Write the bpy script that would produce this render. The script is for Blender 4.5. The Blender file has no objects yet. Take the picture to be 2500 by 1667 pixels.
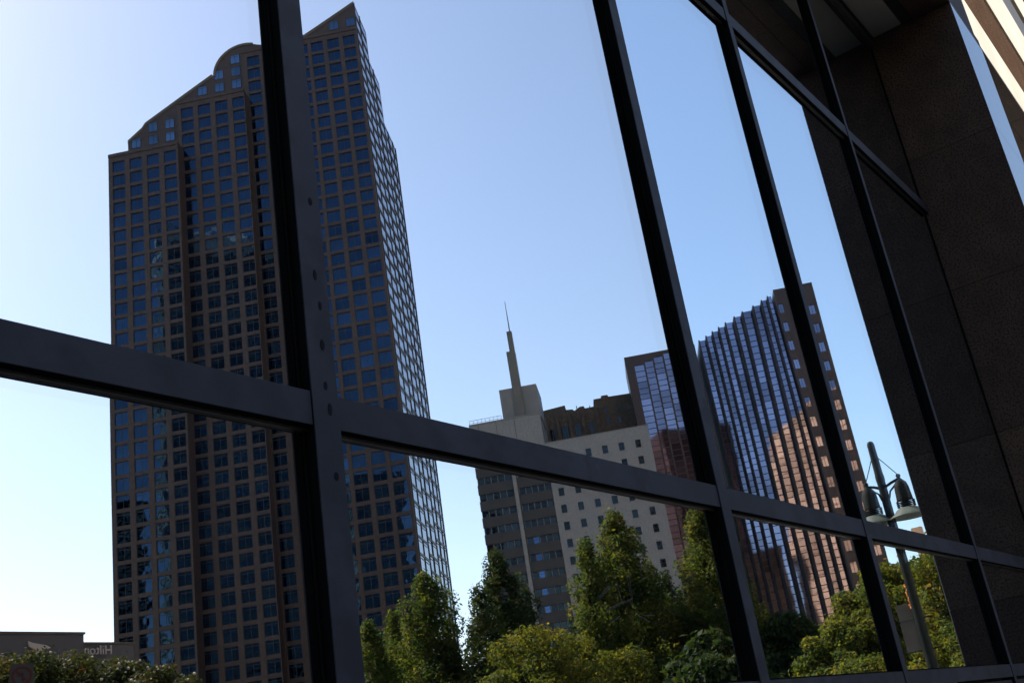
import bpy, math, random
import numpy as np
from mathutils import Vector, Matrix
sc = bpy.context.scene
COL = sc.collection
R = math.radians

# ------------------------------------------------------------------ camera
CAM = Vector((0.0, -1.5, 1.4))
cd = bpy.data.cameras.new('camera'); cam = bpy.data.objects.new('camera', cd); COL.objects.link(cam)
RX = Vector((0.60500035, -0.78224596, -0.14854574))
DN = Vector((0.20841516, 0.33563884, -0.91864557))
FW = Vector((0.7684645, 0.52482171, 0.36609353))
m = Matrix.Identity(4)
for i in range(3):
    m[i][0] = RX[i]; m[i][1] = -DN[i]; m[i][2] = -FW[i]; m[i][3] = CAM[i]
cam.matrix_world = m
cd.sensor_width = 36; cd.lens = 38.614; cd.clip_start = 0.05; cd.clip_end = 6000
sc.camera = cam

# ------------------------------------------------------------------ sky, sun, exposure
SUN_EL = 45.0
SUN_DIR = Vector((-0.05, -0.998, 0)).normalized()       # horizontal direction towards the sun
AZ = math.atan2(SUN_DIR.x, SUN_DIR.y)                  # clockwise from +Y
w = bpy.data.worlds.new('World'); sc.world = w; w.use_nodes = True
nt = w.node_tree; nt.nodes.clear()
sk = nt.nodes.new('ShaderNodeTexSky'); sk.sky_type = 'NISHITA'; sk.sun_disc = False
sk.sun_elevation = R(SUN_EL); sk.sun_rotation = AZ
sk.altitude = 100; sk.air_density = 1.1; sk.dust_density = 1.0; sk.ozone_density = 1.5
bg = nt.nodes.new('ShaderNodeBackground'); bg.inputs['Strength'].default_value = 0.10
wo = nt.nodes.new('ShaderNodeOutputWorld')
nt.links.new(sk.outputs[0], bg.inputs[0]); nt.links.new(bg.outputs[0], wo.inputs[0])
ld = bpy.data.lights.new('sun', 'SUN'); ld.energy = 4.6; ld.angle = R(0.5); ld.color = (1, 0.93, 0.82)
sun = bpy.data.objects.new('sun', ld); COL.objects.link(sun)
sd = Vector((SUN_DIR.x*math.cos(R(SUN_EL)), SUN_DIR.y*math.cos(R(SUN_EL)), math.sin(R(SUN_EL))))
sun.rotation_euler = sd.to_track_quat('Z', 'Y').to_euler()
sun.location = (0, -20, 30)
sc.view_settings.view_transform = 'Standard'; sc.view_settings.look = 'None'
sc.view_settings.exposure = 1.52; sc.view_settings.gamma = 1.0
sc.view_settings.use_curve_mapping = False
sc.render.engine = 'CYCLES'
sc.cycles.max_bounces = 8; sc.cycles.glossy_bounces = 6; sc.cycles.transparent_max_bounces = 16
sc.cycles.diffuse_bounces = 3; sc.cycles.use_denoising = True
sc.cycles.sample_clamp_indirect = 8

# ------------------------------------------------------------------ materials
def new_mat(name):
    mt = bpy.data.materials.new(name); mt.use_nodes = True
    n = mt.node_tree; n.nodes.clear()
    o = n.nodes.new('ShaderNodeOutputMaterial')
    return mt, n, o
def ramp(n, stops):
    r = n.nodes.new('ShaderNodeValToRGB')
    e = r.color_ramp.elements
    while len(e) < len(stops): e.new(0.5)
    for k, (p, c) in enumerate(stops):
        e[k].position = p; e[k].color = (*c, 1)
    return r
def noisy(name, c1, c2, scale=3.0, rough=0.7, metal=0.0, c3=None, fine=None, bump=0.0, detail=6, spec=0.5, vary=0.0):
    """two colours mixed by noise, an optional fine speckle in a third colour"""
    mt, n, o = new_mat(name)
    b = n.nodes.new('ShaderNodeBsdfPrincipled'); n.links.new(b.outputs[0], o.inputs[0])
    tc = n.nodes.new('ShaderNodeTexCoord')
    nz = n.nodes.new('ShaderNodeTexNoise'); nz.inputs['Scale'].default_value = scale; nz.inputs['Detail'].default_value = detail
    n.links.new(tc.outputs['Object'], nz.inputs['Vector'])
    r = ramp(n, [(0.32, c1), (0.68, c2)]); n.links.new(nz.outputs['Fac'], r.inputs[0])
    last = r.outputs[0]
    if c3 is not None:
        n2 = n.nodes.new('ShaderNodeTexNoise'); n2.inputs['Scale'].default_value = fine; n2.inputs['Detail'].default_value = 3
        n.links.new(tc.outputs['Object'], n2.inputs['Vector'])
        r2 = ramp(n, [(0.46, (0, 0, 0)), (0.60, (1, 1, 1))]); n.links.new(n2.outputs['Fac'], r2.inputs[0])
        mx = n.nodes.new('ShaderNodeMixRGB'); mx.inputs[2].default_value = (*c3, 1)
        n.links.new(r2.outputs[0], mx.inputs[0]); n.links.new(last, mx.inputs[1]); last = mx.outputs[0]
    if vary:
        oi = n.nodes.new('ShaderNodeObjectInfo'); mr = n.nodes.new('ShaderNodeMapRange')
        mr.inputs['To Min'].default_value = 1-vary; mr.inputs['To Max'].default_value = 1+vary
        n.links.new(oi.outputs['Random'], mr.inputs[0])
        hs = n.nodes.new('ShaderNodeHueSaturation'); n.links.new(mr.outputs[0], hs.inputs['Value'])
        n.links.new(last, hs.inputs['Color']); last = hs.outputs[0]
    n.links.new(last, b.inputs['Base Color'])
    b.inputs['Roughness'].default_value = rough; b.inputs['Metallic'].default_value = metal
    b.inputs['Specular IOR Level'].default_value = spec
    if bump:
        bp = n.nodes.new('ShaderNodeBump'); bp.inputs['Distance'].default_value = bump
        n.links.new(nz.outputs['Fac'], bp.inputs['Height']); n.links.new(bp.outputs[0], b.inputs['Normal'])
    return mt
def warp_normal(n, scale, dist, w_, stretch=(1, 1, 1)):
    tc = n.nodes.new('ShaderNodeTexCoord'); mp = n.nodes.new('ShaderNodeMapping')
    mp.inputs['Scale'].default_value = stretch
    nz = n.nodes.new('ShaderNodeTexNoise'); nz.noise_dimensions = '4D'; nz.inputs['W'].default_value = w_
    nz.inputs['Scale'].default_value = scale; nz.inputs['Detail'].default_value = 0.6
    n.links.new(tc.outputs['Object'], mp.inputs[0]); n.links.new(mp.outputs[0], nz.inputs['Vector'])
    bp = n.nodes.new('ShaderNodeBump'); bp.inputs['Distance'].default_value = dist; bp.inputs['Strength'].default_value = 1.0
    n.links.new(nz.outputs['Fac'], bp.inputs['Height'])
    return bp
def mirror_glass(name, back, refl, scale, dist, w_, tint=(1, 1, 1), stretch=(1, 1, 1)):
    """coated window glass: outer sheet reflects part and lets part through, inner sheet reflects part, rest is a dark room"""
    mt, n, o = new_mat(name)
    g = n.nodes.new('ShaderNodeBsdfGlossy'); g.inputs['Roughness'].default_value = 0.0
    g.inputs['Color'].default_value = (*tint, 1)
    bp = warp_normal(n, scale, dist, w_, stretch); n.links.new(bp.outputs[0], g.inputs['Normal'])
    if back:
        t = n.nodes.new('ShaderNodeBsdfDiffuse'); t.inputs['Color'].default_value = (0.012, 0.013, 0.016, 1)
    else:
        t = n.nodes.new('ShaderNodeBsdfTransparent'); t.inputs['Color'].default_value = (0.78, 0.86, 0.95, 1)
    mx = n.nodes.new('ShaderNodeMixShader'); mx.inputs[0].default_value = refl
    n.links.new(t.outputs[0], mx.inputs[1]); n.links.new(g.outputs[0], mx.inputs[2]); n.links.new(mx.outputs[0], o.inputs[0])
    return mt
def city_glass(name, tint, rough=0.03, dist=0.01, scale=0.35, dark=0.25):
    """reflective glazing of far buildings"""
    mt, n, o = new_mat(name)
    b = n.nodes.new('ShaderNodeBsdfPrincipled'); b.inputs['Base Color'].default_value = (*tint, 1)
    b.inputs['Metallic'].default_value = 1.0; b.inputs['Roughness'].default_value = rough
    oi = n.nodes.new('ShaderNodeObjectInfo')
    tc = n.nodes.new('ShaderNodeTexCoord'); ge = n.nodes.new('ShaderNodeNewGeometry')
    nz = n.nodes.new('ShaderNodeTexNoise'); nz.inputs['Scale'].default_value = scale; nz.inputs['Detail'].default_value = 1.5
    n.links.new(ge.outputs['Position'], nz.inputs['Vector'])
    bp = n.nodes.new('ShaderNodeBump'); bp.inputs['Distance'].default_value = dist
    n.links.new(nz.outputs['Fac'], bp.inputs['Height']); n.links.new(bp.outputs[0], b.inputs['Normal'])
    n3 = n.nodes.new('ShaderNodeTexNoise'); n3.inputs['Scale'].default_value = 0.16; n3.inputs['Detail'].default_value = 4
    n.links.new(ge.outputs['Position'], n3.inputs['Vector'])
    a1 = n.nodes.new('ShaderNodeMath'); a1.operation = 'MULTIPLY_ADD'; a1.inputs[1].default_value = 0.7; a1.inputs[2].default_value = 0.25
    n.links.new(oi.outputs['Random'], a1.inputs[0])
    a2 = n.nodes.new('ShaderNodeMath'); a2.operation = 'MULTIPLY_ADD'; a2.inputs[1].default_value = 0.9
    n.links.new(n3.outputs['Fac'], a2.inputs[0]); n.links.new(a1.outputs[0], a2.inputs[2])
    hs = n.nodes.new('ShaderNodeHueSaturation'); hs.inputs['Color'].default_value = (*tint, 1)
    n.links.new(a2.outputs[0], hs.inputs['Value']); n.links.new(hs.outputs[0], b.inputs['Base Color'])
    n.links.new(b.outputs[0], o.inputs[0])
    return mt
def leaf_mat(name, stops, trans=0.45):
    mt, n, o = new_mat(name)
    ge = n.nodes.new('ShaderNodeNewGeometry')
    tc = n.nodes.new('ShaderNodeTexCoord')
    nz = n.nodes.new('ShaderNodeTexNoise'); nz.inputs['Scale'].default_value = 0.9; nz.inputs['Detail'].default_value = 2
    n.links.new(tc.outputs['Object'], nz.inputs['Vector'])
    ad = n.nodes.new('ShaderNodeMath'); ad.operation = 'MULTIPLY_ADD'; ad.inputs[1].default_value = 0.6
    n.links.new(ge.outputs['Random Per Island'], ad.inputs[0])
    sb = n.nodes.new('ShaderNodeMath'); sb.operation = 'MULTIPLY_ADD'; sb.inputs[1].default_value = 1.2; sb.inputs[2].default_value = -0.4
    n.links.new(nz.outputs['Fac'], sb.inputs[0]); n.links.new(sb.outputs[0], ad.inputs[2])
    r = ramp(n, stops); n.links.new(ad.outputs[0], r.inputs[0])
    d = n.nodes.new('ShaderNodeBsdfPrincipled'); d.inputs['Roughness'].default_value = 0.7; d.inputs['Specular IOR Level'].default_value = 0.08
    n.links.new(r.outputs[0], d.inputs['Base Color'])
    t = n.nodes.new('ShaderNodeBsdfTranslucent')
    br = n.nodes.new('ShaderNodeMixRGB'); br.blend_type = 'MULTIPLY'; br.inputs[0].default_value = 1; br.inputs[2].default_value = (1.5, 1.35, 0.55, 1)
    n.links.new(r.outputs[0], br.inputs[1]); n.links.new(br.outputs[0], t.inputs['Color'])
    mx = n.nodes.new('ShaderNodeMixShader'); mx.inputs[0].default_value = trans
    n.links.new(d.outputs[0], mx.inputs[1]); n.links.new(t.outputs[0], mx.inputs[2]); n.links.new(mx.outputs[0], o.inputs[0])
    return mt

M = {}
M['frame'] = noisy('dark anodised metal', (0.015, 0.016, 0.024), (0.029, 0.03, 0.043), 2.2, 0.6, 0.0, (0.013, 0.013, 0.019), 9, 0.0006, spec=0.2)
M['bead'] = noisy('glazing bead', (0.01, 0.008, 0.007), (0.03, 0.022, 0.015), 6, 0.5)
M['rubber'] = noisy('black gasket', (0.002, 0.002, 0.002), (0.003, 0.003, 0.003), 9, 0.9, spec=0.05)
M['granite_p'] = noisy('polished brown granite', (0.034, 0.02, 0.013), (0.055, 0.032, 0.02), 5, 0.2, 0, (0.016, 0.01, 0.007), 90, spec=0.9)
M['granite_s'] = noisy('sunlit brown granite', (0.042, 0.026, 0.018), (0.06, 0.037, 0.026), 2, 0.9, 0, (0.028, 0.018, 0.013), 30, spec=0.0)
M['scratch'] = noisy('scratched glass', (0.05, 0.055, 0.065), (0.11, 0.12, 0.13), 40, 0.6)
M['stain'] = noisy('tape residue', (0.013, 0.0125, 0.016), (0.017, 0.0165, 0.021), 30, 0.95, spec=0.02)
M['granite'] = noisy('brown granite', (0.038, 0.0205, 0.0125), (0.068, 0.037, 0.023), 5, 0.6, 0, (0.016, 0.01, 0.007), 75, 0.001, spec=0.15, vary=0.3)
M['granite_d'] = noisy('brown granite dark', (0.035, 0.022, 0.016), (0.05, 0.032, 0.023), 4, 0.42, 0, (0.02, 0.013, 0.01), 45, 0.001)
M['joint'] = noisy('dark joint', (0.012, 0.010, 0.009), (0.02, 0.017, 0.015), 8, 0.9)
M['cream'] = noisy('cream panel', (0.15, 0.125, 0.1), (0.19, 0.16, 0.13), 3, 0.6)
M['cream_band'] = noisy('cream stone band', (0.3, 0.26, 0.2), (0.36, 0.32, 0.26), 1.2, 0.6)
M['crownstone'] = noisy('pale crown stone', (0.66, 0.62, 0.52), (0.78, 0.74, 0.64), 1.2, 0.7)
M['reflect_band'] = noisy('painted pink reflection band', (0.17, 0.145, 0.13), (0.27, 0.235, 0.205), 0.7, 0.7)  # pale tone painted in for the smeared reflections in the bay glass
M['louver'] = noisy('louvre', (0.012, 0.01, 0.008), (0.02, 0.016, 0.012), 8, 0.6)
M['bronze'] = noisy('brown tower granite', (0.046, 0.0265, 0.0175), (0.061, 0.0355, 0.0235), 0.12, 0.55, 0, (0.037, 0.022, 0.015), 1.3, 0)
M['bronze_l'] = noisy('pale arch stone', (0.09, 0.07, 0.045), (0.11, 0.085, 0.055), 0.2, 0.6)
M['sideframe'] = noisy('tower side frame', (0.03, 0.021, 0.017), (0.04, 0.029, 0.023), 0.3, 0.5)
M['seam'] = noisy('dark seam', (0.02, 0.016, 0.014), (0.03, 0.024, 0.02), 0.5, 0.8)
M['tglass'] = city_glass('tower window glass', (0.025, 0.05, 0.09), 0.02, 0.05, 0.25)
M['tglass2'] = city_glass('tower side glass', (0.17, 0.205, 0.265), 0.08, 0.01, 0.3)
M['gglass'] = city_glass('gable window glass', (0.09, 0.14, 0.21), 0.03, 0.03, 0.3)
M['winframe'] = noisy('dark window bars', (0.02, 0.022, 0.028), (0.03, 0.032, 0.04), 1, 0.5)
M['white'] = noisy('white brick', (0.195, 0.205, 0.2), (0.225, 0.235, 0.228), 0.5, 0.8, 0, (0.18, 0.19, 0.184), 2.5, 0)
M['white2'] = noisy('pale metal panel', (0.15, 0.155, 0.145), (0.178, 0.183, 0.172), 0.3, 0.6)
M['spire'] = noisy('grey spire panel', (0.1, 0.098, 0.08), (0.125, 0.122, 0.1), 0.4, 0.5)
M['greyband'] = noisy('dark grey band', (0.026, 0.027, 0.026), (0.034, 0.035, 0.033), 0.5, 0.6)
M['wglass'] = city_glass('office window glass', (0.022, 0.03, 0.035), 0.05, 0.06, 0.5)
M['bglass'] = city_glass('blue window glass', (0.04, 0.075, 0.16), 0.05, 0.03, 0.5)  # bluer glass tint for a few windows of the banded facade
M['oldbrick'] = noisy('old tan brick', (0.06, 0.046, 0.031), (0.088, 0.068, 0.046), 0.5, 0.85, 0, (0.048, 0.037, 0.026), 1.8)
M['red'] = noisy('red brown granite', (0.03, 0.019, 0.016), (0.042, 0.026, 0.021), 0.3, 0.5)
M['red_s'] = noisy('red granite', (0.06, 0.033, 0.025), (0.105, 0.052, 0.036), 0.15, 0.8)
M['cglass'] = city_glass('curved facade glass', (0.20, 0.205, 0.29), 0.03, 0.035, 0.12)
M['peach'] = noisy('peach stone', (0.76, 0.44, 0.23), (0.82, 0.5, 0.28), 0.2, 0.8)
M['bluegrey'] = noisy('blue grey panel', (0.026, 0.034, 0.046), (0.034, 0.042, 0.056), 0.4, 0.7)
M['letter'] = noisy('white letter', (0.22, 0.22, 0.22), (0.27, 0.27, 0.27), 4, 0.6)
M['bark'] = noisy('bark', (0.055, 0.042, 0.030), (0.10, 0.078, 0.055), 6, 0.9, bump=0.01)
M['cyp'] = leaf_mat('cypress leaf', [(0.1, (0.020, 0.044, 0.014)), (0.55, (0.045, 0.074, 0.021)), (0.88, (0.12, 0.125, 0.032)), (1.0, (0.19, 0.12, 0.04))], 0.5)
M['cypdark'] = leaf_mat('dark cypress leaf', [(0.1, (0.012, 0.028, 0.014)), (0.6, (0.026, 0.046, 0.017)), (1.0, (0.062, 0.064, 0.023))], 0.4)
M['oak'] = leaf_mat('oak leaf', [(0.1, (0.028, 0.052, 0.015)), (0.5, (0.070, 0.092, 0.020)), (0.85, (0.15, 0.135, 0.030)), (1.0, (0.23, 0.12, 0.034))], 0.5)
M['crape'] = leaf_mat('crape leaf', [(0.1, (0.014, 0.028, 0.012)), (0.6, (0.035, 0.048, 0.016)), (0.92, (0.075, 0.050, 0.022)), (1.0, (0.14, 0.05, 0.03))], 0.35)
M['blossom'] = noisy('pale blossom', (0.62, 0.55, 0.42), (0.75, 0.70, 0.60), 4, 0.8)
M['lamp'] = noisy('weathered green lamp metal', (0.004, 0.0055, 0.005), (0.01, 0.012, 0.011), 9, 0.7, 0.0, spec=0.08)
M['shade'] = noisy('pale green lamp shade', (0.05, 0.06, 0.052), (0.085, 0.1, 0.088), 7, 0.6, 0.0, spec=0.2)
M['banner'] = noisy('grey banner cloth', (0.045, 0.038, 0.032), (0.06, 0.052, 0.044), 5, 0.9)
M['orange'] = noisy('orange flower', (0.85, 0.22, 0.03), (0.95, 0.34, 0.06), 30, 0.7)
M['signwhite'] = noisy('sign white', (0.05, 0.05, 0.052), (0.06, 0.06, 0.062), 3, 0.5)
M['signred'] = noisy('sign red', (0.07, 0.008, 0.008), (0.09, 0.012, 0.01), 5, 0.5)
M['signblack'] = noisy('sign black', (0.012, 0.012, 0.012), (0.02, 0.02, 0.02), 5, 0.5)
M['asphalt'] = noisy('asphalt', (0.04, 0.04, 0.042), (0.06, 0.06, 0.06), 2, 0.9, 0, (0.03, 0.03, 0.03), 60)
M['concrete'] = noisy('concrete', (0.26, 0.25, 0.23), (0.34, 0.33, 0.30), 1.2, 0.85, 0, (0.2, 0.19, 0.18), 30)
M['soil'] = noisy('city ground', (0.10, 0.10, 0.09), (0.16, 0.155, 0.14), 0.05, 0.95)
M['paint'] = noisy('road paint', (0.6, 0.6, 0.56), (0.72, 0.72, 0.68), 8, 0.8)
M['greytower'] = noisy('grey green tower', (0.2, 0.24, 0.205), (0.34, 0.38, 0.33), 0.2, 0.8)
M['office'] = noisy('office concrete', (0.24, 0.22, 0.19), (0.30, 0.28, 0.25), 0.3, 0.8)
M['dimglass'] = city_glass('office strip glass', (0.14, 0.17, 0.20), 0.1, 0.03, 0.3)

# ------------------------------------------------------------------ mesh helper
class MB:
    def __init__(s): s.v = []; s.f = []; s.m = []
    def quadmesh(s, vs, fs, mi=0):
        o = len(s.v); s.v += [tuple(p) for p in vs]
        s.f += [tuple(i+o for i in f) for f in fs]; s.m += [mi]*len(fs); return s
    def box(s, x0, x1, y0, y1, z0, z1, mi=0):
        x0, x1 = min(x0, x1), max(x0, x1); y0, y1 = min(y0, y1), max(y0, y1); z0, z1 = min(z0, z1), max(z0, z1)
        v = [(x0,y0,z0),(x1,y0,z0),(x1,y1,z0),(x0,y1,z0),(x0,y0,z1),(x1,y0,z1),(x1,y1,z1),(x0,y1,z1)]
        return s.quadmesh(v, [(0,3,2,1),(4,5,6,7),(0,1,5,4),(1,2,6,5),(2,3,7,6),(3,0,4,7)], mi)
    def prism_y(s, poly, y0, y1, mi=0):
        """poly of (x,z) anticlockwise seen from -y, extruded y0..y1"""
        n = len(poly)
        ar = sum(poly[i][0]*poly[(i+1) % n][1]-poly[(i+1) % n][0]*poly[i][1] for i in range(n))
        if ar < 0: poly = poly[::-1]
        v = [(x, y0, z) for x, z in poly]+[(x, y1, z) for x, z in poly]
        f = [tuple(range(n)), tuple(range(2*n-1, n-1, -1))]+[(i, n+i, n+(i+1) % n, (i+1) % n) for i in range(n)]
        return s.quadmesh(v, f, mi)
    def tube(s, pts, rads, seg=8, mi=0, caps=True):
        pts = [Vector(p) for p in pts]; rings = []
        for i, p in enumerate(pts):
            d = (pts[min(i+1, len(pts)-1)]-pts[max(i-1, 0)]).normalized()
            a = d.cross(Vector((0, 0, 1))); a = a.normalized() if a.length > 1e-4 else Vector((1, 0, 0))
            b = d.cross(a).normalized(); r = rads[i] if isinstance(rads, (list, tuple)) else rads
            rings.append([p+(a*math.cos(t)+b*math.sin(t))*r for t in [2*math.pi*k/seg for k in range(seg)]])
        vs = [q for r_ in rings for q in r_]; fs = []
        for i in range(len(pts)-1):
            for k in range(seg):
                k2 = (k+1) % seg; fs.append((i*seg+k, i*seg+k2, (i+1)*seg+k2, (i+1)*seg+k))
        if caps:
            fs.append(tuple(range(seg-1, -1, -1))); fs.append(tuple((len(pts)-1)*seg+k for k in range(seg)))
        return s.quadmesh(vs, fs, mi)
    def lathe(s, prof, seg=20, c=(0, 0, 0), mi=0):
        vs = []; fs = []
        for r, z in prof:
            for k in range(seg):
                t = 2*math.pi*k/seg; vs.append((c[0]+r*math.cos(t), c[1]+r*math.sin(t), c[2]+z))
        for i in range(len(prof)-1):
            for k in range(seg):
                k2 = (k+1) % seg; fs.append((i*seg+k, i*seg+k2, (i+1)*seg+k2, (i+1)*seg+k))
        return s.quadmesh(vs, fs, mi)
    def mesh(s, name, mats, flip=False, smooth=False):
        me = bpy.data.meshes.new(name)
        vs = [(x, -y, z) for x, y, z in s.v] if flip else s.v
        fs = [f[::-1] for f in s.f] if flip else s.f
        me.from_pydata(vs, [], fs)
        for mt in (mats if isinstance(mats, (list, tuple)) else [mats]): me.materials.append(mt)
        me.polygons.foreach_set('material_index', s.m)
        if smooth: me.polygons.foreach_set('use_smooth', [True]*len(fs))
        me.update(); return me
    def build(s, name, mats, parent=None, flip=False, smooth=False, loc=None):
        return put(name, s.mesh(name, mats, flip, smooth), parent, loc)
def put(name, me, parent=None, loc=None):
    o = bpy.data.objects.new(name, me); COL.objects.link(o)
    if parent: o.parent = parent
    if loc: o.location = loc
    return o
def tag(o, label=None, cat=None, group=None, kind=None):
    if label: o['label'] = label
    if cat: o['category'] = cat
    if group: o['group'] = group
    if kind: o['kind'] = kind
    return o
def empty(name, loc=(0, 0, 0), rz=0.0, **k):
    o = bpy.data.objects.new(name, None); COL.objects.link(o); o.location = loc; o.rotation_euler = (0, 0, rz)
    o.empty_display_size = 0.2
    return tag(o, **k)
G = 0.0296                                   # the outer face of the window glass lies at y = G
def RV(x, y, z=0.0): return (x, 2*G-y, z)     # a place seen in the glass -> the place itself, across the street

# ------------------------------------------------------------------ ground and street (below the frame)
MB().box(-3000, 3000, -3000, 3000, -0.6, -0.15).build('ground', M['soil'])['kind'] = 'structure'
road = MB().box(-400, 900, -14.5, -4.2, -0.149, -0.12).build('road', M['asphalt']); road['kind'] = 'structure'
mk = MB()
for i in range(-20, 60): mk.box(i*9, i*9+3, -9.4, -9.25, -0.12, -0.116)
mk = mk.build('road_marking', M['paint'], road)
pv = empty('pavement', kind='structure')
slab = MB().box(0.006, 1.494, 0.006, 1.494, -0.1, 0).mesh('paving_slab', M['concrete'])
for i in range(-4, 14):
    for j in range(-3, 0): put('paving_slab', slab, pv, (i*1.5, j*1.4+0.05, 0))
MB().box(-60, 200, -4.199, 0.0, -0.14, -0.1).build('base', M['joint'], pv)
MB().box(-60, 200, -4.4, -4.2, -0.14, 0.0).build('kerb', M['concrete'], pv)
pl = MB().box(-60, 300, -60, -14.7, -0.14, -0.01).build('plaza', M['concrete']); pl['kind'] = 'structure'

# ------------------------------------------------------------------ window wall
MX = [(-5.10, -5.03), (-3.43, -3.36), (-1.76, -1.69), (-0.19, -0.12), (1.4644, 1.5347), (3.2182, 3.2819), (4.5219, 4.5706), (6.1604, 6.2000)]
TZ = [(1.503, 1.5634), (2.102, 2.1731), (4.7115, 4.7878)]
XP = 7.7408; ZS = 6.24; ZH = 6.18
ww = empty('window_wall', (0, 0, 0), label='dark framed mirror glass window wall that fills the photo from the left edge to the granite pier', cat='window wall')
for i, (a, b) in enumerate(MX):
    mb = MB().box(a+0.0006, b-0.0006, 0, G+0.03, 0.45, ZH-0.01, 1)
    mb.box(a, b, -0.0035, -0.0002, 0.45, ZH-0.01, 0)
    mb.build('mullion', [M['frame'], M['rubber']], ww)
edges = [(-6.6, -5.10)]+[(MX[i][1], MX[i+1][0]) for i in range(len(MX)-1)]+[(MX[-1][1], XP)]
for (z0, z1) in TZ:
    for a, b in edges:
        if b < -3: continue
        mb = MB().box(a+0.0015, b-0.0015, 0.004, G+0.03, z0+0.0006, z1-0.0006, 1)
        mb.box(a+0.0015, b-0.0015, 0.0005, 0.0038, z0, z1, 0); mb.build('transom', [M['frame'], M['rubber']], ww)
MB().box(-6.6, XP, 0.0, 0.06, ZH, ZS-0.002).build('head_channel', M['joint'], ww)
MB().box(-6.6, XP, 0.012, 0.08, 0.35, 0.45).build('base_channel', M['frame'], ww)
zz = [0.45]+[z for t in TZ for z in t]+[ZH]
rows = [(zz[k], zz[k+1]) for k in range(0, len(zz), 2)]
PANES = []
pane_labels = {}
rnd = random.Random(4)
front_mats = {}
for ci, (a, b) in enumerate(edges):
    if b < -3: continue
    for ri, (z0, z1) in enumerate(rows):
        if ri == 0:      # opaque panel below the sill
            MB().box(a+0.004, b-0.004, 0.012, 0.04, z0+0.004, z1-0.014).build('spandrel_panel', M['frame'], ww); continue
        wv = rnd.uniform(0, 50)
        if ci == len(edges)-3 and ri == 2: dist, s_, st = 0.0065, 0.8, (1, 1, 0.55)    # visibly bowed pane
        elif ci >= len(edges)-2: dist, s_, st = 0.0013, 1.0, (1, 1, 0.8)
        else: dist, s_, st = 0.0009, 0.9, (1, 1, 1)
        mf = mirror_glass('coated glass outer', False, 0.66, s_, dist, wv, (0.92, 0.975, 1.0) if ci >= len(edges)-3 else (1.0, 0.965, 0.935), st)
        mk_ = mirror_glass('coated glass inner', True, 0.34, s_, dist*0.9, wv+0.15, (0.97, 0.97, 1.0), st)
        mb = MB()
        ta, tb = rnd.uniform(-0.0006, 0.0006)*(b-a), rnd.uniform(-0.0006, 0.0006)*min(z1-z0, 2.0)
        q = [G+max(0, ta)+max(0, tb), G+max(0, -ta)+max(0, tb), G+max(0, -ta)+max(0, -tb), G+max(0, ta)+max(0, -tb)]
        mb.quadmesh([(a, q[0], z0), (b, q[1], z0), (b, q[2], z1), (a, q[3], z1)], [(0, 1, 2, 3)], 0)
        dz = 0.0185
        mb.quadmesh([(a, q[0]+dz, z0), (b, q[1]+dz, z0), (b, q[2]+dz, z1), (a, q[3]+dz, z1)], [(0, 1, 2, 3)], 1)
        mb.build('glass_pane', [mf, mk_], ww)
        # gasket and glazing bead round the pane, lying on the glass
        e = 0.007
        for (p, q, r_, s2) in ((a, b, z1-e, z1-0.0005), (a, b, z0+0.0005, z0+e)):
            MB().box(p, q, G-0.007, G-0.0005, r_, s2).build('glazing_bead', M['bead'] if r_ > z0+0.1 else M['rubber'], ww)
        for (p, q) in ((a+0.0005, a+e), (b-e, b-0.0005)):
            MB().box(p, q, G-0.007, G-0.0005, z0+e+0.001, z1-e-0.001).build('gasket', M['rubber'], ww)
# old tape marks on the first mullion
for z in (2.62, 2.44, 2.37, 2.19, 2.14, 2.0, 2.28):
    n_ = 10; c = (1.507+rnd.uniform(-0.006, 0.006), z); rx, rz = rnd.uniform(0.004, 0.006), rnd.uniform(0.009, 0.014)
    MB().prism_y([(c[0]+rx*math.cos(2*math.pi*k/n_), c[1]+rz*math.sin(2*math.pi*k/n_)) for k in range(n_)], -0.0045, -0.0037).build('stain_mark', M['stain'], ww)

# thin scratches in the pane under the lower transom
for ln in [[(2.6919, 1.8948), (2.7313, 1.8807), (2.7606, 1.8625)], [(2.7177, 1.8629), (2.6889, 1.8571), (2.661, 1.8469)], [(2.6036, 1.8601), (2.606, 1.7961), (2.616, 1.7712)], [(2.6142, 1.8661), (2.6128, 1.7974)], [(2.4781, 1.7683), (2.5508, 1.787), (2.6068, 1.7983)], [(2.468, 1.7618), (2.5451, 1.7826), (2.6006, 1.7927)], [(2.5453, 1.8302), (2.5523, 1.7914)], [(2.5071, 1.8309), (2.4429, 1.7979)], [(2.5145, 1.829), (2.4478, 1.7949)], [(2.535, 1.7535), (2.4725, 1.7285)], [(2.6487, 1.7555), (2.7144, 1.7555)], [(2.5725, 1.6691), (2.6207, 1.6806)], [(2.5006, 1.6551), (2.5715, 1.6607)], [(2.5979, 1.6647), (2.6114, 1.6277)], [(2.6159, 1.7592), (2.6831, 1.7373)]]:
    mb = MB()
    for (xa, za), (xb, zb) in zip(ln, ln[1:]):
        d = math.hypot(xb-xa, zb-za); nx, nz_ = -(zb-za)/d*0.00035, (xb-xa)/d*0.00035
        mb.quadmesh([(xa-nx, G-0.0004, za-nz_), (xb-nx, G-0.0004, zb-nz_), (xb+nx, G-0.0004, zb+nz_), (xa+nx, G-0.0004, za+nz_)], [(0, 1, 2, 3)])
    mb.build('scratch_mark', M['scratch'], ww)

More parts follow.
